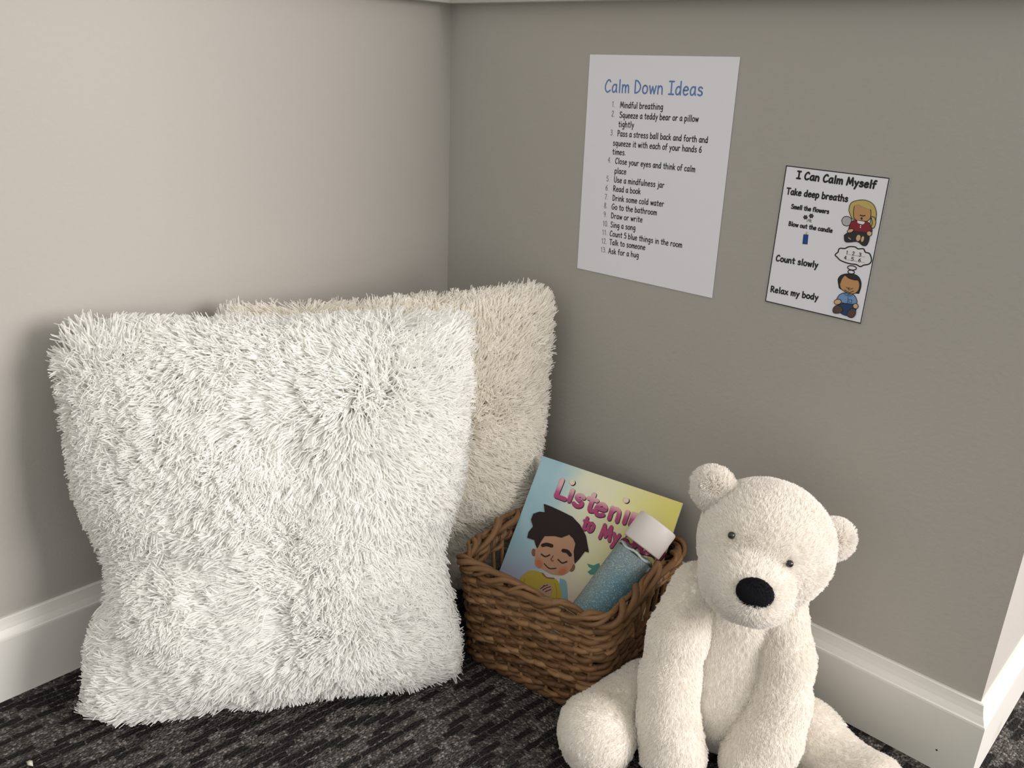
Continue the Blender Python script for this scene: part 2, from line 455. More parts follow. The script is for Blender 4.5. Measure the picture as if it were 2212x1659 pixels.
for k in range(21):
    y = -0.09 + k * 0.009; pts = [(x, y, 0.0062 + 0.002 * math.cos(x * 95 + k * math.pi)) for x in np.linspace(-0.094, 0.094, 40)]
    g.tube(pts, 0.004, 6, tone=random.random())
g.build('woven_base', M_wicker, basket)
for side, sc in ((1, 0.375), (-1, 0.875)):
    g = Geo()
    for k in range(3):
        pts = []
        for j in range(41):
            t = -1 + j / 20.0; s = sc + 0.072 * t; zz = 0.085 + (rim_z(s) - 0.016 - 0.085) * (1 - abs(t) ** 3.2)
            a = 2 * math.pi * (k / 3 + 3 * t); x, y = per(s, zz, 0.0035 * math.cos(a)); pts.append((x, y, zz + 0.0035 * math.sin(a)))
        g.tube(pts, 0.0036, 7, tone=random.random())
    g.build('handle', M_wicker, basket)

# ------------------------------------------------------------------ drawn lettering: one-stroke rounded letters, x-height 5, capitals 8
GLY = {
 'a': (5.2, 's4,4.2 3,5 1.5,4.6 .4,2.6 .9,.5 2.2,.1 3.5,1.2 4.1,3|4.2,5 4.1,1.5 4.7,.1'), 'b': (5.2, '.6,8 .5,0|s.5,3 1.5,4.6 3,4.9 4.3,3.6 4.4,1.6 3,.1 1.4,.1 .5,1.2'),
 'c': (4.6, 's3.9,4.2 2.8,5 1.2,4.3 .4,2.4 1,.5 2.5,0 4,.9'), 'd': (5.4, 's4,4 2.8,4.9 1.2,4.2 .4,2.3 1,.4 2.4,.1 3.6,1.2 4.2,2.6|4.3,8 4.3,0'),
 'e': (5, 's.5,2.6 4.1,3 3.9,4.3 2.6,5 1.1,4.2 .4,2.4 1,.5 2.4,0 4.2,.8'), 'f': (4, 's3.7,7.6 2.6,8 1.7,7 1.5,5 1.4,0|.2,4.6 3.3,4.8'),
 'g': (5.2, 's4,4.3 2.8,5 1.2,4.4 .4,2.6 1.1,.9 2.5,.8 3.8,2 4.1,3.6|s4.2,5 4.2,1 4,-1.6 2.7,-2.9 .9,-2.2'), 'h': (5.2, '.6,8 .6,0|s.6,3 1.7,4.6 3.1,4.8 4.1,3.6 4.3,0'),
 'i': (2.2, '1.1,4.8 1.1,0|1.1,7 1.1,7.05'), 'j': (3, 's2,4.8 2.1,0 1.6,-2.2 .2,-2.6|2,7 2,7.05'), 'k': (4.8, '.6,8 .6,0|3.8,4.8 .6,2.2|1.6,3 4.2,0'), 'l': (2.2, '1.1,8 1.1,0'),
 'm': (7, '.6,4.9 .6,0|s.6,3 1.6,4.7 2.7,4.7 3.4,3.4 3.5,0|s3.5,3 4.6,4.7 5.7,4.7 6.2,3.4 6.4,0'), 'n': (5, '.6,4.9 .6,0|s.6,3 1.7,4.6 3,4.8 4,3.6 4.2,0'),
 'o': (5.2, 's2.5,5 1,4.2 .4,2.4 1,.6 2.6,0 4.1,.8 4.7,2.6 4.1,4.3 2.5,5'), 'p': (5.2, '.6,4.8 .5,-3|s.6,3.2 1.6,4.7 3.1,4.9 4.3,3.6 4.3,1.6 3,.2 1.5,.3 .6,1.5'),
 'q': (5.2, 's4,4.3 2.8,5 1.2,4.4 .4,2.6 1.1,.8 2.5,.6 3.8,1.8 4.1,3.4|4.2,5 4.2,-3'), 'r': (4.2, '.7,4.8 .7,0|s.7,2.8 1.6,4.3 2.7,4.9 3.8,4.4'),
 's': (4.6, 's3.8,4.3 2.5,5 1.1,4.5 .9,3.4 2.3,2.7 3.7,2 3.7,.7 2.2,0 .5,.6'), 't': (4.2, '1.9,7 1.9,1|s1.9,1.2 2.3,.1 3.4,.3|.3,4.8 3.8,4.9'),
 'u': (5, 's.6,4.8 .6,1.8 1.3,.2 2.6,.1 3.7,1.3 4,3|4.1,4.8 4.2,0'), 'v': (4.6, '.3,4.8 2.2,0 4.2,4.8'), 'w': (6.4, '.4,4.8 1.7,0 3.1,4.4 4.6,0 6,4.8'), 'x': (4.8, '.4,4.8 4.2,0|4.2,4.8 .4,0'),
 'y': (4.8, '.4,4.8 2.4,.6|4.3,4.8 1,-3'), 'z': (4.8, '.5,4.7 4.1,4.7 .5,.1 4.3,.1'),
 'A': (6.4, '.3,0 3.2,8 5.8,0|1.3,2.8 5,2.8'), 'B': (5.8, '.8,8 .8,0|s.8,7.8 3.5,7.7 4.2,6.4 3.2,4.7 .8,4.3|s.8,4.3 3.6,4.2 5,2.6 4,.6 .8,.1'), 'C': (6, 's5.3,6.7 4.1,7.9 2.2,7 .6,3.9 1.2,1 3,0 5.3,1.2'),
 'D': (6.4, '.9,7.9 .9,.1|s.9,7.9 3.2,7.4 5.6,4.6 4.9,1.8 3,.4 .9,.1'), 'G': (6.8, 's5.6,6.8 4.2,8 2.2,7 .6,3.8 1.4,.8 3.4,0 5.4,1 5.9,3.4|3.4,3.4 6.4,3.4'),
 'I': (5.2, '.6,7.9 4.6,7.9|2.6,7.9 2.6,.1|.5,.1 4.7,.1'), 'L': (5, '.9,8 .8,.2 4.6,.2'), 'M': (8, '.6,0 1.6,8 4,1.6 6.3,8 7.4,0'), 'P': (5.4, '.8,8 .8,0|s.8,7.9 3.4,7.6 4.9,6 3.9,4.1 .8,3.7'),
 'R': (6, '.8,8 .8,0|s.8,7.9 3.4,7.6 4.7,6.1 3.6,4.4 .8,3.9|2,4 5.4,0'), 'S': (6, 's5.1,6.9 3.6,8 1.6,7.2 1.4,5.4 3.2,4.3 5,3.2 4.9,1.1 3,0 .7,1'), 'T': (6, '.2,7.8 5.9,7.8|3,7.8 3,0'),
 'U': (6.2, 's.8,8 .7,3.2 1.4,.8 3,0 4.7,.8 5.4,3.2 5.4,8'), 'Y': (5.6, '.3,8 2.9,4 5.2,8|2.9,4 2.4,0'),
 '1': (4, '1,6.4 2.2,7.8 2.2,0'), '2': (5, 's.6,6.3 1.6,7.8 3.4,7.8 4.1,6.2 3,4 .6,.2|.6,.2 4.4,.2'), '3': (5, 's.6,7 2,7.9 3.9,7.2 3.8,5.4 1.8,4.4|s1.8,4.4 4,3.8 4.4,1.8 2.8,0 .5,.8'),
 '4': (5, '3.4,0 3.4,8 .3,2.8 4.7,2.8'), '5': (5, '4.2,7.8 1.1,7.8 .8,4.4|s.8,4.4 2.8,5 4.3,3.6 4.1,1.2 2.3,0 .4,.8'), '6': (5, 's3.8,7.8 1.6,5.6 .5,2.6 1.4,.3 3.2,.1 4.4,1.8 3.6,4 1.6,4 .6,2.6'),
 '7': (5, '.4,7.8 4.4,7.8 1.6,0'), '8': (5, 's2.5,4.3 .9,5.8 1.4,7.6 2.7,8 4,7.3 3.9,5.8 2.5,4.3 .6,2.4 1,.5 2.5,0 4.2,.7 4.3,2.4 2.5,4.3'), '9': (5, 's4.2,5.6 2.8,4.2 1,4.6 .6,6.4 1.8,7.9 3.6,7.6 4.3,5.8 4,2.6 2.6,0'),
 '0': (5, 's2.5,8 .9,6.8 .4,4 .9,1.2 2.5,0 4.1,1.2 4.6,4 4.1,6.8 2.5,8'), '!': (2.2, '1.1,4.8 1.1,0'), '.': (2, '.8,.2 .8,.25'), ' ': (2.6, '')}


def catmull(p, per=5):
    p = np.array(p, float); q = np.vstack([2 * p[0] - p[1], p, 2 * p[-1] - p[-2]]); out = []
    for i in range(len(p) - 1):
        a, b, c, d = q[i:i + 4]
        for t in np.linspace(0, 1, per, endpoint=False): out.append(0.5 * (2 * b + (c - a) * t + (2 * a - 5 * b + 4 * c - d) * t * t + (3 * b - a - 3 * c + d) * t ** 3))
    return np.vstack(out + [p[-1]])


def glyph_strokes(txt):
    x = 0.0; out = []
    for ch in txt:
        w, st = GLY[ch]
        for s in st.split('|'):
            if not s: continue
            sm = s[0] == 's'; pts = [tuple(map(float, q.split(','))) for q in (s[1:] if sm else s).split()]
            pts = catmull(pts) if sm else np.array(pts); out.append(pts + [x, 0])
        x += w + 0.9
    return out, x - 0.9


class Flat:
    """flat printed shapes on a sheet; local x right, y up, z out of the sheet; layers stack in tenths of a millimetre"""
    def __init__(s, H=None): s.g = Geo(); s.H = None if H is None else np.array(H)
    def tr(s, pts):
        P = np.array(pts, float)
        if s.H is None: return P
        q = np.c_[P, np.ones(len(P))] @ s.H.T; return q[:, :2] / q[:, 2:]
    def raw(s, P, mi, z): z += 2e-6 * (len(s.g.f) % 40); s.g.add([(x, y, z) for x, y in P], [tuple(range(len(P)))], mi)
    def poly(s, pts, mi, z, smooth=False, line=None, lmi=0):
        P = s.tr(pts)
        if smooth: P = catmull(np.vstack([P, P[:1]]), 6)[:-1]
        A = (P[:, 0] * np.roll(P[:, 1], -1) - P[:, 1] * np.roll(P[:, 0], -1)).sum()
        if A < 0: P = P[::-1]
        s.raw(P, mi, z)
        if line: s.rib(np.vstack([P, P[:1]]), line, lmi, z + 0.0001)
    def ell(s, c, rx, ry, mi, z, rot=0, line=None, lmi=0, n=22):
        a = np.linspace(0, 2 * np.pi, n, endpoint=False); k = math.radians(rot); X = rx * np.cos(a); Y = ry * np.sin(a)
        s.poly(np.c_[c[0] + X * math.cos(k) - Y * math.sin(k), c[1] + X * math.sin(k) + Y * math.cos(k)], mi, z, False, line, lmi)
    def rib(s, P, w, mi, z):
        h = w / 2; n = len(P); P = np.asarray(P, float)
        for i in range(n - 1):
            d = P[i + 1] - P[i]; L = np.hypot(*d)
            if L < 1e-9: continue
            q = np.array([-d[1], d[0]]) / L * h; s.raw([P[i] - q, P[i + 1] - q, P[i + 1] + q, P[i] + q], mi, z)
        a = np.linspace(0, 2 * np.pi, 8, endpoint=False) + 0.39; D = np.c_[np.cos(a), np.sin(a)] * h
        for p in P: s.raw(p + D, mi, z)
    def line(s, pts, w, mi, z, smooth=True):
        P = s.tr(pts)
        if smooth and len(P) > 2: P = catmull(P)
        s.rib(P, w, mi, z)
    def text(s, txt, a, b, cap, wt, mi, z, off=(0, 0)):
        """txt with its baseline from a to b (drawing coordinates); cap = capital height, wt = pen width, in metres"""
        A, B = s.tr([a, b]); st, w = glyph_strokes(txt); d = B - A; L = np.hypot(*d); ex = d / L; ey = np.array([-ex[1], ex[0]]); kx = L / w; ky = cap / 8.0
        for p in st: s.rib(A + off + p[:, :1] * kx * ex + p[:, 1:] * ky * ey, wt, mi, z)
    def build(s, name, ms, parent): return s.g.build(name, ms, parent, False)


def sheet(name, w, h, t, m, M, bend=0.0, nx=1):
    v, f = box_geo((0, -h, 0), (w, 0, t)); o = mesh(name, v, f, m); o.matrix_world = M; return o


def on_wall(px, pz, ang):
    c, s = math.cos(ang), math.sin(ang)
    return Matrix(((c, -s, 0, px), (0, 0, -1, -0.0006), (s, c, 0, pz), (0, 0, 0, 1)))


# ------------------------------------------------------------------ poster: list of calming ideas
HP = [[0.0002645536, 1.482924e-05, -0.04276574], [2.840786e-06, -0.0001933764, 0.01560424], [0.0001572963, -6.058302e-05, 1.0]]
poster = sheet('paper_poster', 0.2159, 0.2794, 0.0005, M_paper, on_wall(0.2651, 0.7579, 0.011))
tag(poster, 'tall white paper poster with blue heading and numbered list on the grey wall', 'poster')
M_ink_blue = mat('blue_ink', (0.13, 0.22, 0.45), 0.7); M_ink = mat('black_ink', (0.022, 0.022, 0.025), 0.7); M_ink_grey = mat('grey_ink', (0.22, 0.22, 0.23), 0.7)
ft = Flat(HP); ft.text('Calm Down Ideas', (250, 320), (872, 343), 0.0150, 0.0020, 0, 0.0006); ft.build('heading', M_ink_blue, poster)['label'] = 'blue handwritten-style heading'
LINES = [('1.', 296, 413, 'Mindful breathing', (348, 419), (620, 432)), ('2.', 294, 474, 'Squeeze a teddy bear or a pillow', (344, 482), (844, 508)), (None, 0, 0, 'tightly', (338, 540), (436, 545)),
 ('3.', 287, 592, 'Pass a stress ball back and forth and', (332, 598), (903, 641)), (None, 0, 0, 'squeeze it with each of your hands 6', (304, 657), (863, 702)), (None, 0, 0, 'times.', (301, 712), (384, 719)),
 ('4.', 272, 763, 'Close your eyes and think of calm', (318, 770), (822, 824)), (None, 0, 0, 'place', (315, 832), (388, 838)), ('5.', 263, 880, 'Use a mindfulness jar', (311, 887), (627, 923)), ('6.', 258, 937, 'Read a book', (306, 943), (478, 962)),
 ('7.', 253, 993, 'Drink some cold water', (302, 1001), (625, 1040)), ('8.', 249, 1048, 'Go to the bathroom', (296, 1055), (580, 1094)), ('9.', 246, 1103, 'Draw or write', (293, 1111), (490, 1138)), ('10.', 242, 1160, 'Sing a song', (289, 1167), (446, 1188)),
 ('11.', 238, 1214, 'Count 5 blue things in the room', (285, 1222), (739, 1296)), ('12.', 234, 1268, 'Talk to someone', (283, 1275), (508, 1310)), ('13.', 230, 1322, 'Ask for a hug', (277, 1330), (467, 1358))]
ft = Flat(HP)
for num, nx_, ny_, tx, a, b in LINES:
    ft.text(tx, a, b, 0.0072, 0.00112, 0, 0.0006)
    if num: ft.text(num, (nx_, ny_), (nx_ + 14 * len(num) - 8, ny_ + 2.5), 0.0068, 0.00085, 1, 0.0006)
ft.build('numbered_list', [M_ink, M_ink_grey], poster)['label'] = 'black list lines with grey numbers'

# ------------------------------------------------------------------ card: I can calm myself
HC = [[0.0001288633, 1.901593e-05, -0.0343814], [1.23414e-05, -0.0001144174, 0.006006339], [0.0001071193, -4.732882e-05, 1.0]]
CW, CH = 0.1155, 0.1570
card = sheet('picture_card', CW, CH, 0.0009, M_lam, on_wall(0.5556, 0.6490, -0.006))
tag(card, 'small white black-bordered wall card with two drawn seated children', 'card')
C = dict(ink=M_ink, skin=mat('tan_print', (0.50, 0.27, 0.12), 0.5), blond=mat('yellow_print', (0.50, 0.40, 0.13), 0.5), red=mat('red_print', (0.22, 0.02, 0.03), 0.5), dark=mat('dark_print', (0.03, 0.028, 0.028), 0.5),
         white=mat('white_print', (0.75, 0.75, 0.76), 0.5), blue=mat('light_blue_print', (0.16, 0.30, 0.52), 0.5), navy=mat('navy_print', (0.02, 0.05, 0.14), 0.5), brown=mat('brown_print', (0.085, 0.06, 0.05), 0.5), grey=mat('grey_print', (0.42, 0.42, 0.42), 0.5),
         royal=mat('royal_blue_print', (0.015, 0.06, 0.26), 0.5), flame=mat('pale_flame_print', (0.70, 0.55, 0.22), 0.5), plum=mat('dark_flower_print', (0.035, 0.022, 0.03), 0.5), lskin=mat('pale_skin_print', (0.60, 0.40, 0.24), 0.5), green=mat('grey_green_print', (0.25, 0.30, 0.24), 0.5))
CN = list(C); CM = [C[k] for k in CN]; ci = CN.index
Z1, Z2, Z3, Z4 = 0.0011, 0.0013, 0.0015, 0.0017
fb = Flat()
for a, b, c, d in ((0, -CH, CW, -CH + 0.0011), (0, -0.0011, CW, 0), (0, -CH, 0.0011, 0), (CW - 0.0011, -CH, CW, 0)): fb.raw([(a, b), (c, b), (c, d), (a, d)], 0, Z1)
fb.build('border', M_ink, card)['label'] = 'thin black border line'
ft = Flat(HC)
ft.text('I Can Calm Myself', (352, 203), (1108, 292), 0.0078, 0.0020, 0, Z1)
for tx, a, b, ch, w in (('Take deep breaths', (258, 354), (838, 422), 0.0068, 0.0016), ('Smell the flowers', (302, 490), (658, 537), 0.0047, 0.00122), ('Blow out the candle', (280, 652), (690, 717), 0.0047, 0.00122), ('Count slowly', (163, 980), (553, 1047), 0.0068, 0.0016), ('Relax my body', (116, 1266), (555, 1347), 0.0068, 0.0016)):
    ft.text(tx, a, b, ch, w, 0, Z1)
ft.build('lettering', M_ink, card)['label'] = 'black printed heading and lines'
K = 0.0007


def art(name, label, fill):
    q = Flat(HC); fill(q); o = q.build(name, CM, card); o['label'] = label


def girl(q):
    q.poly([(868, 560), (850, 500), (870, 435), (930, 408), (1010, 405), (1080, 440), (1112, 510), (1108, 590), (1090, 650), (1050, 640), (1050, 560), (900, 590)], ci('blond'), Z1, True, K)
    q.poly([(1060, 560), (1095, 570), (1108, 620), (1088, 670), (1062, 660), (1075, 620)], ci('blond'), Z2, True, K)
    q.poly([(895, 520), (905, 465), (945, 440), (1000, 455), (1050, 480), (1062, 530), (1050, 585), (1000, 612), (940, 605), (900, 575)], ci('skin'), Z2, True, K)
    q.poly([(900, 470), (945, 425), (1020, 435), (1075, 490), (1040, 488), (975, 462), (940, 446)], ci('blond'), Z3, True)
    q.line([(958, 548), (985, 556), (1005, 552)], 0.0011, 0, Z3); q.ell((972, 580), 10, 12, ci('dark'), Z3)
    q.poly([(780, 600), (800, 568), (840, 562), (872, 585), (868, 630), (835, 652), (795, 640)], ci('grey'), Z1, True, K)
    q.poly([(868, 620), (900, 600), (1020, 610), (1058, 650), (1070, 705), (1020, 720), (930, 715), (850, 690)], ci('red'), Z2, True, K)
    q.poly([(930, 600), (1000, 612), (985, 635), (955, 630), (935, 622)], ci('white'), Z3, True)
    q.ell((962, 648), 6, 6, ci('white'), Z3); q.ell((960, 664), 6, 6, ci('white'), Z3)
    q.poly([(805, 740), (850, 712), (930, 705), (1020, 720), (1045, 760), (1020, 830), (980, 835), (930, 800), (850, 805), (812, 795)], ci('dark'), Z3, True, K)
    q.ell((865, 697), 32, 17, ci('lskin'), Z4, -20, K); q.ell((1045, 722), 25, 24, ci('lskin'), Z4, 30, K)
    q.ell((940, 765), 20, 30, ci('lskin'), Z4, 15); q.ell((980, 775), 13, 28, ci('lskin'), Z4, 15); q.line([(848, 762), (866, 778)], 0.0009, ci('grey'), Z4)


def boy(q):
    q.poly([(748, 1200), (745, 1150), (775, 1115), (830, 1102), (900, 1108), (945, 1140), (962, 1200), (945, 1270), (920, 1285), (770, 1245)], ci('dark'), Z1, True, K)
    q.poly([(760, 1200), (780, 1150), (810, 1118), (850, 1145), (900, 1160), (935, 1165), (948, 1210), (930, 1265), (880, 1290), (820, 1275), (772, 1240)], ci('skin'), Z2, True, K)
    for a in ([(822, 1228), (838, 1236), (852, 1230)], [(858, 1240), (872, 1244), (884, 1236)], [(850, 1238), (842, 1250), (856, 1252)]): q.line(a, 0.0006, 0, Z3)
    q.line([(805, 1252), (850, 1275), (892, 1262)], 0.0007, 0, Z3)
    q.poly([(760, 1295), (800, 1280), (880, 1292), (915, 1330), (920, 1375), (880, 1385), (800, 1375), (735, 1355), (740, 1320)], ci('blue'), Z2, True, K)
    q.line([(840, 1298), (832, 1372)], 0.0005, ci('navy'), Z3); q.line([(800, 1285), (822, 1305), (845, 1292), (862, 1312), (880, 1295)], 0.0006, ci('navy'), Z3, False)
    q.line([(845, 1340), (876, 1346), (872, 1372), (846, 1366), (845, 1340)], 0.0005, ci('navy'), Z3, False)
    q.poly([(740, 1390), (790, 1378), (850, 1380), (915, 1400), (905, 1450), (850, 1490), (790, 1480), (760, 1450)], ci('navy'), Z3, True, K)
    q.poly([(700, 1420), (730, 1395), (775, 1410), (790, 1440), (760, 1465), (710, 1465), (696, 1445)], ci('brown'), Z4, True, K); q.poly([(838, 1450), (870, 1425), (905, 1430), (908, 1475), (880, 1508), (840, 1500), (830, 1475)], ci('brown'), Z4, True, K)
    q.ell((742, 1362), 34, 24, ci('lskin'), Z4, -10, K); q.ell((910, 1402), 25, 24, ci('lskin'), Z4, 20, K)


def cloud(q):
    q.poly([(745, 900), (760, 865), (810, 865), (850, 848), (905, 850), (935, 868), (985, 868), (1005, 900), (1040, 910), (1058, 945), (1060, 985), (1035, 1012), (985, 1022), (955, 1035), (915, 1015), (870, 1010), (820, 998), (765, 975), (740, 950), (718, 925)], ci('white'), Z1, True, 0.0013)
    q.ell((876, 1047), 42, 20, ci('white'), Z1, 8, 0.0011); q.ell((868, 1086), 31, 17, ci('white'), Z1, 8, 0.0011)
    q.text('1...2...3...', (820, 918), (1000, 946), 0.0038, 0.0007, 0, Z2); q.text('4...5...6...', (800, 966), (1000, 1000), 0.0038, 0.0007, 0, Z2)


def flowers(q):
    for cx, cy, r in ((438, 573, 17), (493, 560, 18)):
        for k in range(6): a = k * math.pi / 3; q.ell((cx + r * 0.75 * math.cos(a), cy + r * 0.75 * math.sin(a)), r * 0.62, r * 0.42, ci('plum'), Z1, k * 60, None, 0, 10)
    q.ell((482, 600), 15, 10, ci('green'), Z1, 30); q.ell((455, 608), 9, 7, ci('grey'), Z1); q.line([(460, 585), (470, 605), (495, 622)], 0.0006, ci('green'), Z2)


def candle(q):
    q.poly([(422, 735), (464, 738), (456, 826), (412, 822)], ci('royal'), Z1, False, 0.0005, ci('navy')); q.ell((448, 718), 8, 12, ci('flame'), Z1); q.line([(445, 736), (447, 724)], 0.0004, 0, Z2)


art('girl_drawing', 'drawn seated blond girl in a red top', girl); art('boy_drawing', 'drawn seated dark-haired boy in a blue shirt', boy)
art('thought_cloud', 'thought cloud with counted numbers', cloud); art('flower_drawing', 'two small dark flowers', flowers); art('candle_drawing', 'small blue candle', candle)

# ------------------------------------------------------------------ book
e1 = Vector((0.93681, 0.33146, -0.11195)).normalized(); e2 = -Vector((0.11062, -0.58432, -0.80395)).normalized(); e3 = e1.cross(e2).normalized(); e2 = e3.cross(e1)
BW, BH, BT = 0.19610, 0.222, 0.006
book = empty('picture_book')
book.matrix_world = Matrix(((e1.x, e2.x, e3.x, 0.29895), (e1.y, e2.y, e3.y, -0.08774), (e1.z, e2.z, e3.z, 0.22628), (0, 0, 0, 1))) @ Matrix.Scale(1.04, 4)
tag(book, 'thin picture book with a sleeping-faced boy on its cover, tilted back in the wicker basket', 'book')
HBK = [[0.0002284138, 8.522633e-05, -0.1404003], [7.572391e-05, -0.0002242022, -0.02909632], [5.176215e-05, 6.085657e-05, 1.0]]


def cover_mat():
    m = mat('watercolour_cover', (0.672, 0.672, 0.504), 0.35, spec=0.35); t = NT(m); tc = t.n('ShaderNodeTexCoord'); sx = t.n('ShaderNodeSeparateXYZ')
    nz = t.n('ShaderNodeTexNoise', i_Scale=22.0, i_Detail=4.0); t.l(tc.outputs['Object'], nz.inputs['Vector'])
    va = t.n('ShaderNodeVectorMath', operation='MULTIPLY_ADD'); t.l(nz.outputs['Color'], va.inputs[0]); va.inputs[1].default_value = (0.05, 0.05, 0); t.l(tc.outputs['Object'], va.inputs[2]); t.l(va.outputs[0], sx.inputs[0])
    x, y = sx.outputs[0], sx.outputs[1]
    blue = t.mix(nz.outputs[0], (0.1848, 0.3528, 0.4368), (0.3528, 0.504, 0.5376))
    yel = t.mix(t.smooth(x, 0.10, 0.23), (0.6048, 0.5964, 0.42), (0.6048, 0.5544, 0.1344))
    top = t.mix(t.smooth(x, 0.045, 0.115), blue, yel)
    low = t.mix(t.smooth(x, 0.05, 0.14), (0.3192, 0.3108, 0.4368), (0.588, 0.4704, 0.3696))
    t.l(t.mix(t.smooth(y, -0.155, -0.085, 1.0, 0.0), top, low), t.b.inputs['Base Color']); return m


def title_mat():
    m = mat('pink_title', (0.378, 0.042, 0.1344), 0.35, spec=0.35); t = NT(m); tc = t.n('ShaderNodeTexCoord'); sx = t.n('ShaderNodeSeparateXYZ'); t.l(tc.outputs['Object'], sx.inputs[0])
    # printed fade from pale pink at the letter tops to magenta, following the slanted baseline
    q = t.math('ADD', sx.outputs[1], t.math('MULTIPLY', sx.outputs[0], 0.02))
    t.l(t.ramp(t.smooth(q, -0.052, -0.026), [(0.0, (0.2856, 0.0252, 0.1008)), (0.55, (0.3528, 0.0588, 0.1596)), (1.0, (0.5544, 0.336, 0.336))]), t.b.inputs['Base Color']); return m


v, f = box_geo((0.001, -BH + 0.001, -BT + 0.0008), (BW - 0.001, -0.001, -0.0008)); mesh('page_block', v, f, mat('cream_pages', (0.63, 0.6048, 0.5376), 0.8), book)
v, f = box_geo((0, -BH, -0.0008), (BW, 0, 0.0)); cover = mesh('front_cover', v, f, cover_mat(), book)
v, f = box_geo((0, -BH, -BT), (BW, 0, -BT + 0.0008)); mesh('back_cover', v, f, mat('pale_blue_board', (0.336, 0.4704, 0.5208), 0.4), book)
v, f = box_geo((-0.0008, -BH, -BT), (0, 0, 0)); mesh('spine', v, f, mat('blue_spine', (0.252, 0.3864, 0.4368), 0.4), book)
M_shadow = mat('dark_plum_print', (0.0294, 0.01008, 0.02352), 0.4); M_title = title_mat(); M_pink = mat('magenta_print', (0.336, 0.0378, 0.126), 0.4); M_peach = mat('peach_dot_print', (0.6048, 0.504, 0.3948), 0.4)
ft = Flat(HBK)


def word(tx, a, b, cap, wt, mi):
    ft.text(tx, a, b, cap, wt * 1.08, 1, 0.0002, off=(0.0010, -0.0008)); ft.text(tx, a, b, cap, wt, mi, 0.0005)


for tx, a, b, cap, w in (('L', (655, 306), (722, 331), 0.0235, 0.0060), ('!', (726, 330), (762, 343), 0.0245, 0.0058), ('s', (762, 357), (822, 380), 0.0245, 0.0054), ('t', (836, 385), (894, 405), 0.0255, 0.0056), ('e', (890, 411), (955, 435), 0.0245, 0.0054), ('n', (976, 441), (1040, 462), 0.0245, 0.0056), ('!', (1054, 461), (1092, 474), 0.0245, 0.0058), ('n', (1100, 477), (1164, 500), 0.0245, 0.0056), ('g', (1182, 508), (1248, 532), 0.0245, 0.0056)):
    word(tx, a, b, cap, w, 0)
for c in ((763, 226), (1085, 333)): ft.ell((c[0] + 5, c[1] + 5), 18, 18, 1, 0.0002); ft.ell(c, 17, 17, 3, 0.0005)
for tx, a, b, cap, w in (('to', (818, 500), (882, 524), 0.0175, 0.0043), ('My', (922, 556), (1036, 590), 0.0180, 0.0044), ('Body', (1092, 618), (1300, 700), 0.0180, 0.0044)):
    word(tx, a, b, cap, w, 2)
ft.build('title', [M_title, M_shadow, M_pink, M_peach], book)['label'] = 'pink bubble-letter title'
BC = dict(hair=mat('dark_brown_print', (0.02352, 0.01428, 0.01344), 0.6, spec=0.15), skin=mat('warm_skin_print', (0.4368, 0.2436, 0.1512), 0.6, spec=0.15), cheek=mat('rosy_cheek_print', (0.462, 0.1428, 0.0714), 0.6, spec=0.15), line=mat('brown_line_print', (0.042, 0.0168, 0.0126), 0.6, spec=0.15), yellow=mat('mustard_shirt_print', (0.42, 0.3192, 0.0504), 0.6, spec=0.15),
          teal=mat('teal_leaf_print', (0.084, 0.252, 0.2184), 0.6, spec=0.15), ear=mat('brown_ear_print', (0.21, 0.0924, 0.0588), 0.6, spec=0.15), aqua=mat('aqua_wash_print', (0.2016, 0.3528, 0.3864), 0.6, spec=0.15), hand=mat('hand_skin_print', (0.42, 0.2604, 0.1764), 0.6, spec=0.15), cheek2=mat('soft_cheek_print', (0.4536, 0.1974, 0.1092), 0.6, spec=0.15), fold=mat('shirt_fold_print', (0.336, 0.2436, 0.0336), 0.6, spec=0.15))
BNm = list(BC); bi = BNm.index; q = Flat(HBK); z = [0.0002 + 0.0002 * k for k in range(8)]
q.poly([(690, 800), (725, 815), (735, 870), (735, 960), (700, 1000), (670, 960)], bi('aqua'), z[0], True)
q.poly([(440, 815), (470, 780), (515, 752), (590, 768), (612, 792), (650, 798), (680, 820), (697, 880), (700, 1000), (690, 1060), (430, 1020), (425, 900)], bi('yellow'), z[1], True)
q.line([(585, 770), (612, 795), (655, 800)], 0.0016, bi('ear'), z[2]); q.line([(480, 800), (470, 860), (480, 930)], 0.0012, bi('fold'), z[2]); q.line([(660, 830), (672, 880), (665, 940)], 0.0012, bi('fold'), z[2])
q.ell((534, 645), 13, 23, bi('ear'), z[1]); q.ell((763, 737), 17, 25, bi('ear'), z[1], 20)
q.poly([(575, 560), (650, 540), (745, 545), (790, 600), (782, 670), (757, 742), (712, 778), (645, 775), (585, 742), (548, 695), (543, 640), (555, 595)], bi('skin'), z[2], True)
q.ell((566, 706), 25, 34, bi('cheek2'), z[3], -20); q.ell((566, 712), 16, 23, bi('cheek'), z[4], -20); q.ell((707, 754), 33, 24, bi('cheek2'), z[3], -30); q.ell((707, 760), 22, 15, bi('cheek'), z[4], -30)
q.poly([(595, 355), (640, 372), (705, 402), (765, 432), (812, 482), (846, 545), (864, 646), (840, 640), (806, 685), (778, 715), (773, 640), (783, 592), (768, 560), (745, 540), (700, 558), (660, 548), (600, 548), (578, 580), (556, 622), (545, 600), (538, 572), (496, 558), (503, 525), (530, 490), (518, 450), (532, 415), (568, 402), (600, 405)], bi('hair'), z[5])
q.line([(588, 603), (612, 598), (642, 606)], 0.0047, bi('hair'), z[5]); q.line([(710, 634), (735, 640), (752, 660)], 0.0047, bi('hair'), z[5])
for a in ([(580, 656), (604, 670), (630, 660)], [(680, 688), (704, 708), (732, 700)]): q.line(a, 0.0017, bi('line'), z[5])
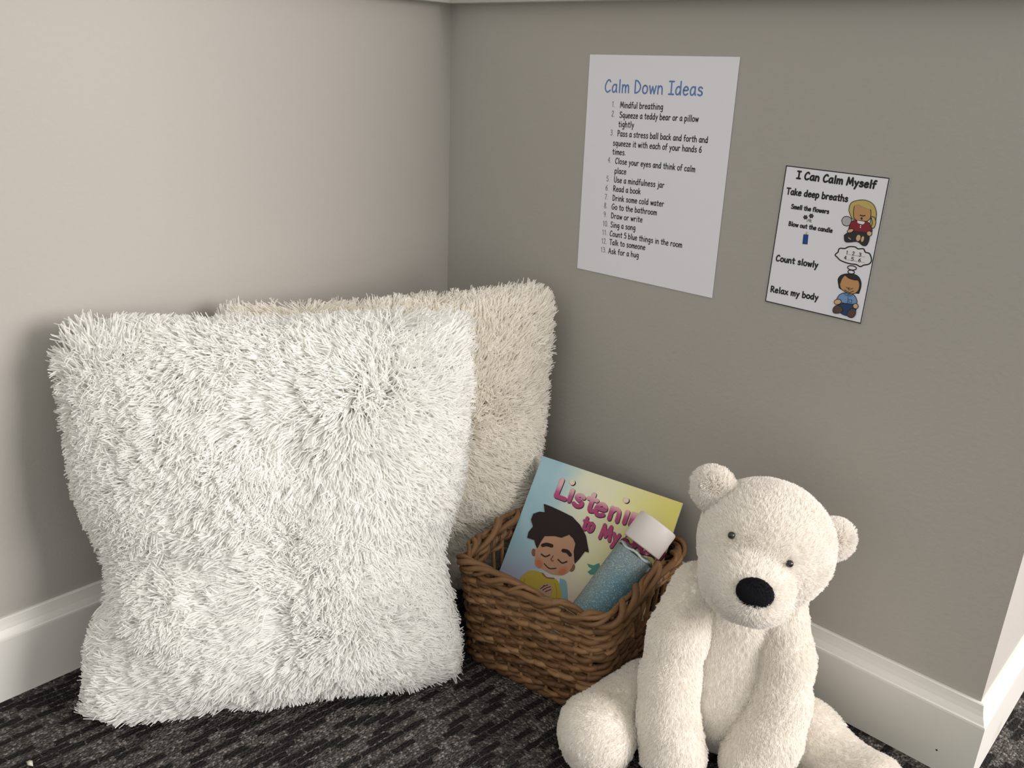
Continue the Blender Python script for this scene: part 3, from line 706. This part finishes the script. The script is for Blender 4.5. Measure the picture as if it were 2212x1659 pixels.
q.line([(650, 666), (637, 688), (651, 696)], 0.0017, bi('ear'), z[5]); q.line([(597, 712), (627, 740), (668, 740)], 0.0012, bi('line'), z[5])
q.poly([(555, 860), (585, 838), (628, 832), (645, 850), (640, 885), (625, 910), (585, 890)], bi('hand'), z[3], True)
for a in ([(575, 862), (600, 845), (618, 840)], [(588, 870), (612, 856), (634, 850)], [(604, 880), (622, 872), (638, 866)], [(590, 850), (598, 842)]): q.line(a, 0.0010, bi('line'), z[4])
q.poly([(852, 712), (890, 722), (925, 708), (932, 735), (915, 752), (905, 778), (872, 778), (854, 762), (880, 742), (862, 732)], bi('teal'), z[0]); q.line([(912, 755), (945, 780), (965, 792)], 0.0014, bi('teal'), z[0])
q.build('boy_illustration', [BC[k] for k in BNm], book)['label'] = 'illustrated dark-haired boy with closed eyes in a yellow shirt'

# ------------------------------------------------------------------ glitter bottle
top = Vector((0.4912, -0.0767, 0.1961)); bot = Vector((0.4661, -0.1672, 0.0945)); ax = (top - bot).normalized(); TL_ = 0.168; base_p = top - ax * TL_
bottle = empty('glitter_bottle'); zq = ax; xq = zq.cross(Vector((0, 0, 1))).normalized(); yq = zq.cross(xq)
bottle.matrix_world = Matrix(((xq.x, yq.x, zq.x, base_p.x), (xq.y, yq.y, zq.y, base_p.y), (xq.z, yq.z, zq.z, base_p.z), (0, 0, 0, 1)))
tag(bottle, 'clear white-capped bottle of blue glitter water leaning on the book in the basket', 'bottle')
BR_ = 0.0265; CAPZ = TL_ - 0.039
M_clear = mat('clear_plastic', (0.93, 0.96, 0.97), 0.04, spec=0.5); M_clear.node_tree.nodes['Principled BSDF'].inputs['Transmission Weight'].default_value = 1.0; M_clear.node_tree.nodes['Principled BSDF'].inputs['IOR'].default_value = 1.12


def glitter_mat():
    m = mat('blue_glitter_water', (0.2, 0.4, 0.5), 0.25, spec=0.5); t = NT(m); tc = t.n('ShaderNodeTexCoord'); sx = t.n('ShaderNodeSeparateXYZ')
    nz = t.n('ShaderNodeTexNoise', i_Scale=30.0, i_Detail=5.0); t.l(tc.outputs['Object'], nz.inputs['Vector'])
    va = t.n('ShaderNodeVectorMath', operation='MULTIPLY_ADD'); t.l(nz.outputs['Color'], va.inputs[0]); va.inputs[1].default_value = (0.02, 0.02, 0.03); t.l(tc.outputs['Object'], va.inputs[2]); t.l(va.outputs[0], sx.inputs[0])
    vo = t.n('ShaderNodeTexVoronoi', i_Scale=1100.0); t.l(tc.outputs['Object'], vo.inputs['Vector']); sc = t.n('ShaderNodeSeparateColor'); t.l(vo.outputs['Color'], sc.inputs[0])
    deep = t.mix(t.smooth(sx.outputs[0], -0.006, 0.034), (0.44, 0.49, 0.48), (0.22, 0.44, 0.53)); base = t.mix(t.smooth(sx.outputs[2], 0.085, 0.125), deep, (0.38, 0.47, 0.47))
    sp = t.mix(t.smooth(sc.outputs[0], 0.78, 1.0), base, (0.72, 0.84, 0.86)); sp = t.mix(t.smooth(sc.outputs[1], 0.86, 1.0), sp, (0.12, 0.30, 0.38))
    t.l(sp, t.b.inputs['Base Color']); t.b.inputs['Transmission Weight'].default_value = 0.25; t.b.inputs['IOR'].default_value = 1.2; return m


v, f = lathe([(0.010, 0.0), (BR_ - 0.004, 0.0008), (BR_ - 0.001, 0.003), (BR_, 0.007), (BR_, CAPZ - 0.010), (BR_ - 0.0006, CAPZ - 0.006), (BR_ - 0.003, CAPZ - 0.002), (BR_ - 0.003, CAPZ + 0.004)], 56); mesh('bottle_body', v, f, M_clear, bottle, True)
r2 = BR_ - 0.0016; v, f = lathe([(0.009, 0.002), (r2 - 0.004, 0.0025), (r2 - 0.001, 0.005), (r2, 0.008), (r2, CAPZ - 0.014), (r2 - 0.003, CAPZ - 0.0125)], 56)
mesh('glitter_liquid', v, f, glitter_mat(), bottle, True)['label'] = 'blue glitter liquid'
M_cap = mat('white_cap_plastic', (0.66, 0.62, 0.585), 0.4)
v, f = lathe([(BR_ - 0.002, CAPZ + 0.0002), (BR_ + 0.0006, CAPZ + 0.0006), (BR_ + 0.0010, CAPZ + 0.002), (BR_ + 0.0010, TL_ - 0.003), (BR_ + 0.0002, TL_ - 0.001), (BR_ - 0.002, TL_), (0.004, TL_)], 56); cp = mesh('cap', v, f, M_cap, bottle, True); cp['label'] = 'matt white screw cap'
g = Geo()
for rr, zz, tr in ((0.0218, CAPZ - 0.0105, 0.0016), (0.0192, CAPZ - 0.0098, 0.0013)):
    g.tube([(rr * math.cos(a), rr * math.sin(a), zz + 0.0012 * math.sin(5 * a)) for a in np.linspace(0, 2 * math.pi, 60, endpoint=False)], [tr * (1 + 0.35 * math.sin(9 * k)) for k in range(60)], 7, True)
g.build('foam_bubbles', mat('pale_foam', (0.6, 0.66, 0.66), 0.3, spec=0.5), bottle)['label'] = 'foam line under the cap'


# ------------------------------------------------------------------ plush polar bear: smooth-union solids meshed with surface nets
def solid(name, prims, h, k, material, parent):
    """prims: ('e', centre, radii, rotation-matrix or None) ellipsoids, ('c', a, b, ra, rb) tapered capsules"""
    los, his = [], []
    for p in prims:
        if p[0] == 'e': c = np.array(p[1]); r = max(p[2]); los.append(c - r); his.append(c + r)
        else:
            for c, r in ((p[1], p[3]), (p[2], p[4])): los.append(np.array(c) - r); his.append(np.array(c) + r)
    lo = np.min(los, 0) - 3 * h; hi = np.max(his, 0) + 3 * h; n = np.ceil((hi - lo) / h).astype(int) + 1
    G = np.stack(np.meshgrid(*[lo[i] + h * np.arange(n[i]) for i in range(3)], indexing='ij'), -1); D = None
    for p in prims:
        if p[0] == 'e':
            q = G - np.array(p[1])
            if len(p) > 3 and p[3] is not None: q = q @ np.array(p[3])
            r = np.array(p[2]); k0 = np.linalg.norm(q / r, axis=-1); k1 = np.linalg.norm(q / r ** 2, axis=-1) + 1e-9; d = k0 * (k0 - 1) / k1
        else:
            a, b = np.array(p[1]), np.array(p[2]); ab = b - a; t = np.clip(((G - a) @ ab) / (ab @ ab), 0, 1); d = np.linalg.norm(G - a - t[..., None] * ab, axis=-1) - (p[3] + (p[4] - p[3]) * t)
        if D is None: D = d
        else:
            hh = np.clip(0.5 + 0.5 * (D - d) / k, 0, 1); D = D * (1 - hh) + d * hh - k * hh * (1 - hh)
    nx, ny, nz = D.shape; S = D < 0; cn = np.zeros((nx - 1, ny - 1, nz - 1)); acc = np.zeros((nx - 1, ny - 1, nz - 1, 3)); sl = lambda o, m: slice(o, o + m - 1)
    for axis in range(3):
        for o1 in (0, 1):
            for o2 in (0, 1):
                oa = [0, 0, 0]; oth = [i for i in range(3) if i != axis]; oa[oth[0]] = o1; oa[oth[1]] = o2; ob = list(oa); ob[axis] = 1
                A = D[sl(oa[0], nx), sl(oa[1], ny), sl(oa[2], nz)]; B = D[sl(ob[0], nx), sl(ob[1], ny), sl(ob[2], nz)]; c = (A < 0) != (B < 0)
                t = np.where(c, A / np.where(c, A - B, 1), 0); cn += c
                for i in range(3): acc[..., i] += c * (t if i == axis else oa[i])
    act = cn > 0; ids = -np.ones(act.shape, int); ids[act] = np.arange(act.sum()); I = np.argwhere(act); V = lo + h * (I + acc[act] / cn[act][:, None]); Fs = []
    for axis in range(3):
        oth = [i for i in range(3) if i != axis]; A = S; B = np.roll(S, -1, axis); e = np.argwhere(A != B)
        e = e[(e[:, oth[0]] > 0) & (e[:, oth[1]] > 0) & (e[:, axis] < D.shape[axis] - 1)]
        def cell(d0, d1):
            c = e.copy(); c[:, oth[0]] -= d0; c[:, oth[1]] -= d1; return ids[c[:, 0], c[:, 1], c[:, 2]]
        Q = np.stack([cell(1, 1), cell(0, 1), cell(0, 0), cell(1, 0)], 1); ins = S[e[:, 0], e[:, 1], e[:, 2]]
        if axis == 1: ins = ~ins
        Q[~ins] = Q[~ins][:, ::-1]; Fs.append(Q)
    F = np.vstack(Fs)
    nb = [[] for _ in V]
    for _ in range(2):                                              # light relaxation
        s = np.zeros_like(V); c = np.zeros(len(V))
        for a in range(4): np.add.at(s, F[:, a], V[F[:, (a + 1) % 4]] + V[F[:, a - 1]]); np.add.at(c, F[:, a], 2)
        V = 0.5 * V + 0.5 * s / c[:, None]
    return mesh(name, V, F, material, parent, True)


bear = empty('plush_polar_bear', (0.675, -0.125, 0.0), math.atan2(0.55, 0.835))
tag(bear, 'white plush polar bear with a black nose sitting on the carpet against the wall', 'plush toy')
TILT = np.array(Matrix.Rotation(math.radians(20), 3, 'Y'))


def plush(o, count, comb, seed, length=0.0075, mess=0.3, lie=0.62, material=M_plush, radius=0.00030, clumps=None):
    n1 = noise3(seed + 50, 45.0); n2 = noise3(seed + 70, 120.0)
    return fur(o, count, length, radius, lambda P, N: comb(P, N) + n1(P) * 0.35 + n2(P) * 0.2, lie=lie, curl=0.35, clumps=clumps or count // 10, clumpy=0.35, K=4, material=material, seed=seed, mess=mess, tip=0.35)


down = lambda P, N: np.array([[0, -0.25, -1.0]]) + 0 * P
torso = solid('torso', [('e', (-0.030, 0.0, 0.078), (0.074, 0.072, 0.080)), ('e', (-0.034, 0.0, 0.150), (0.058, 0.055, 0.062)), ('e', (-0.034, -0.004, 0.195), (0.048, 0.044, 0.038))], 0.005, 0.03, M_plush_base, bear)
plush(torso, 60000, down, 1)
HCN = np.array((-0.022, -0.032, 0.279))
head = solid('head', [('e', HCN + (0, 0.005, 0), (0.069, 0.064, 0.066), TILT), ('e', HCN + (-0.020, -0.030, -0.022), (0.046, 0.046, 0.042), TILT), ('e', HCN + (-0.0175, -0.060, -0.013), (0.040, 0.041, 0.032), TILT)], 0.004, 0.008, M_plush_base, bear)


def head_comb(P, N):
    c = P - (HCN + (-0.02, -0.11, 0.0)); return unit(c) * 0.9 + np.array([[0, 0.4, 0.15]])


plush(head, 90000, head_comb, 2, length=0.0075)
for nm, c, rot, sd in (('ear', (-0.0815, -0.016, 0.332), -38, 3), ('ear', (0.0475, -0.012, 0.2860), 62, 4)):
    r = np.array(Matrix.Rotation(math.radians(rot), 3, 'Y')); cc = np.array(c)
    e = solid(nm, [('e', cc, (0.0190, 0.0105, 0.0205), r), ('e', cc + r @ np.array((0, 0.002, -0.014)), (0.016, 0.010, 0.014), r)], 0.003, 0.008, M_plush_base, bear)
    plush(e, 16000, (lambda q: (lambda P, N: unit(P - q) + np.array([[0, 0.3, 0]])))(cc), sd, length=0.0095)
noz = solid('nose', [('e', HCN + (-0.0190, -0.0965, 0.0035), (0.0185, 0.009, 0.0152), TILT)], 0.0018, 0.006, M_black, bear)
plush(noz, 9000, down, 5, length=0.0022, material=M_black_pile, radius=0.00022)
hv = np.array([tuple(q.co) for q in head.data.vertices])
for ex, ez in ((-0.0630, 0.3110), (-0.0065, 0.2965)):
    nr = hv[(np.abs(hv[:, 0] - ex) < 0.004) & (np.abs(hv[:, 2] - ez) < 0.004)]; ex = (ex, nr[:, 1].min() - 0.0028, ez)
    V, F = lathe([(0.0037 * math.sin(a), -0.0037 * math.cos(a)) for a in np.linspace(0.05, math.pi - 0.05, 14)], 20)
    mesh('eye', [(x + ex[0], y + ex[1], zz + ex[2]) for x, y, zz in V], F, M_eye, bear, True)['label'] = 'small dark bead eye'


def chain(pts, rad): return [('c', pts[i], pts[i + 1], rad[i], rad[i + 1]) for i in range(len(pts) - 1)]


LIMBS = [('arm', [(-0.080, -0.012, 0.2000), (-0.1005, -0.045, 0.1618), (-0.1045, -0.064, 0.1135), (-0.1015, -0.080, 0.0765), (-0.093, -0.092, 0.0440)], [0.030, 0.029, 0.029, 0.030, 0.034], 50000, 6),
         ('arm', [(0.004, -0.016, 0.1937), (0.0160, -0.040, 0.1488), (0.0150, -0.058, 0.1053), (0.0060, -0.074, 0.0724), (-0.0080, -0.087, 0.0430)], [0.030, 0.027, 0.029, 0.032, 0.034], 50000, 7),
         ('leg', [(-0.075, 0.000, 0.050), (-0.125, -0.020, 0.0560), (-0.1525, -0.045, 0.0520), (-0.1760, -0.082, 0.0470)], [0.042, 0.034, 0.032, 0.043], 50000, 8),
         ('leg', [(0.020, 0.000, 0.046), (0.0600, -0.026, 0.0400), (0.0980, -0.068, 0.0360), (0.118, -0.090, 0.0400)], [0.040, 0.034, 0.028, 0.033], 40000, 9)]
for nm, pts, rad, cnt, sd in LIMBS:
    a = solid(nm, chain(pts, rad), 0.0045, 0.012, M_plush_base, bear); dv = unit((np.array(pts[-1]) - np.array(pts[0]))[None])
    plush(a, cnt, (lambda d: (lambda P, N: d + 0 * P))(dv), sd)

# ------------------------------------------------------------------ scrap on the carpet
g = Geo()
g.add([(-0.006, -0.002, 0.0), (0.002, -0.003, 0.0012), (0.007, 0.001, 0.0004), (0.0, 0.003, 0.002), (-0.005, 0.002, 0.0008), (0.0, 0.0, 0.0032)], [(0, 1, 5), (1, 2, 5), (2, 3, 5), (3, 4, 5), (4, 0, 5), (4, 3, 2, 1, 0)])
sc_ = g.build('lint_scrap', mat('pale_lint', (0.55, 0.52, 0.42), 0.9)); sc_.location = (0.136, -0.738, 0.0)
tag(sc_, 'tiny pale scrap of lint lying on the dark carpet near the left baseboard', 'lint')
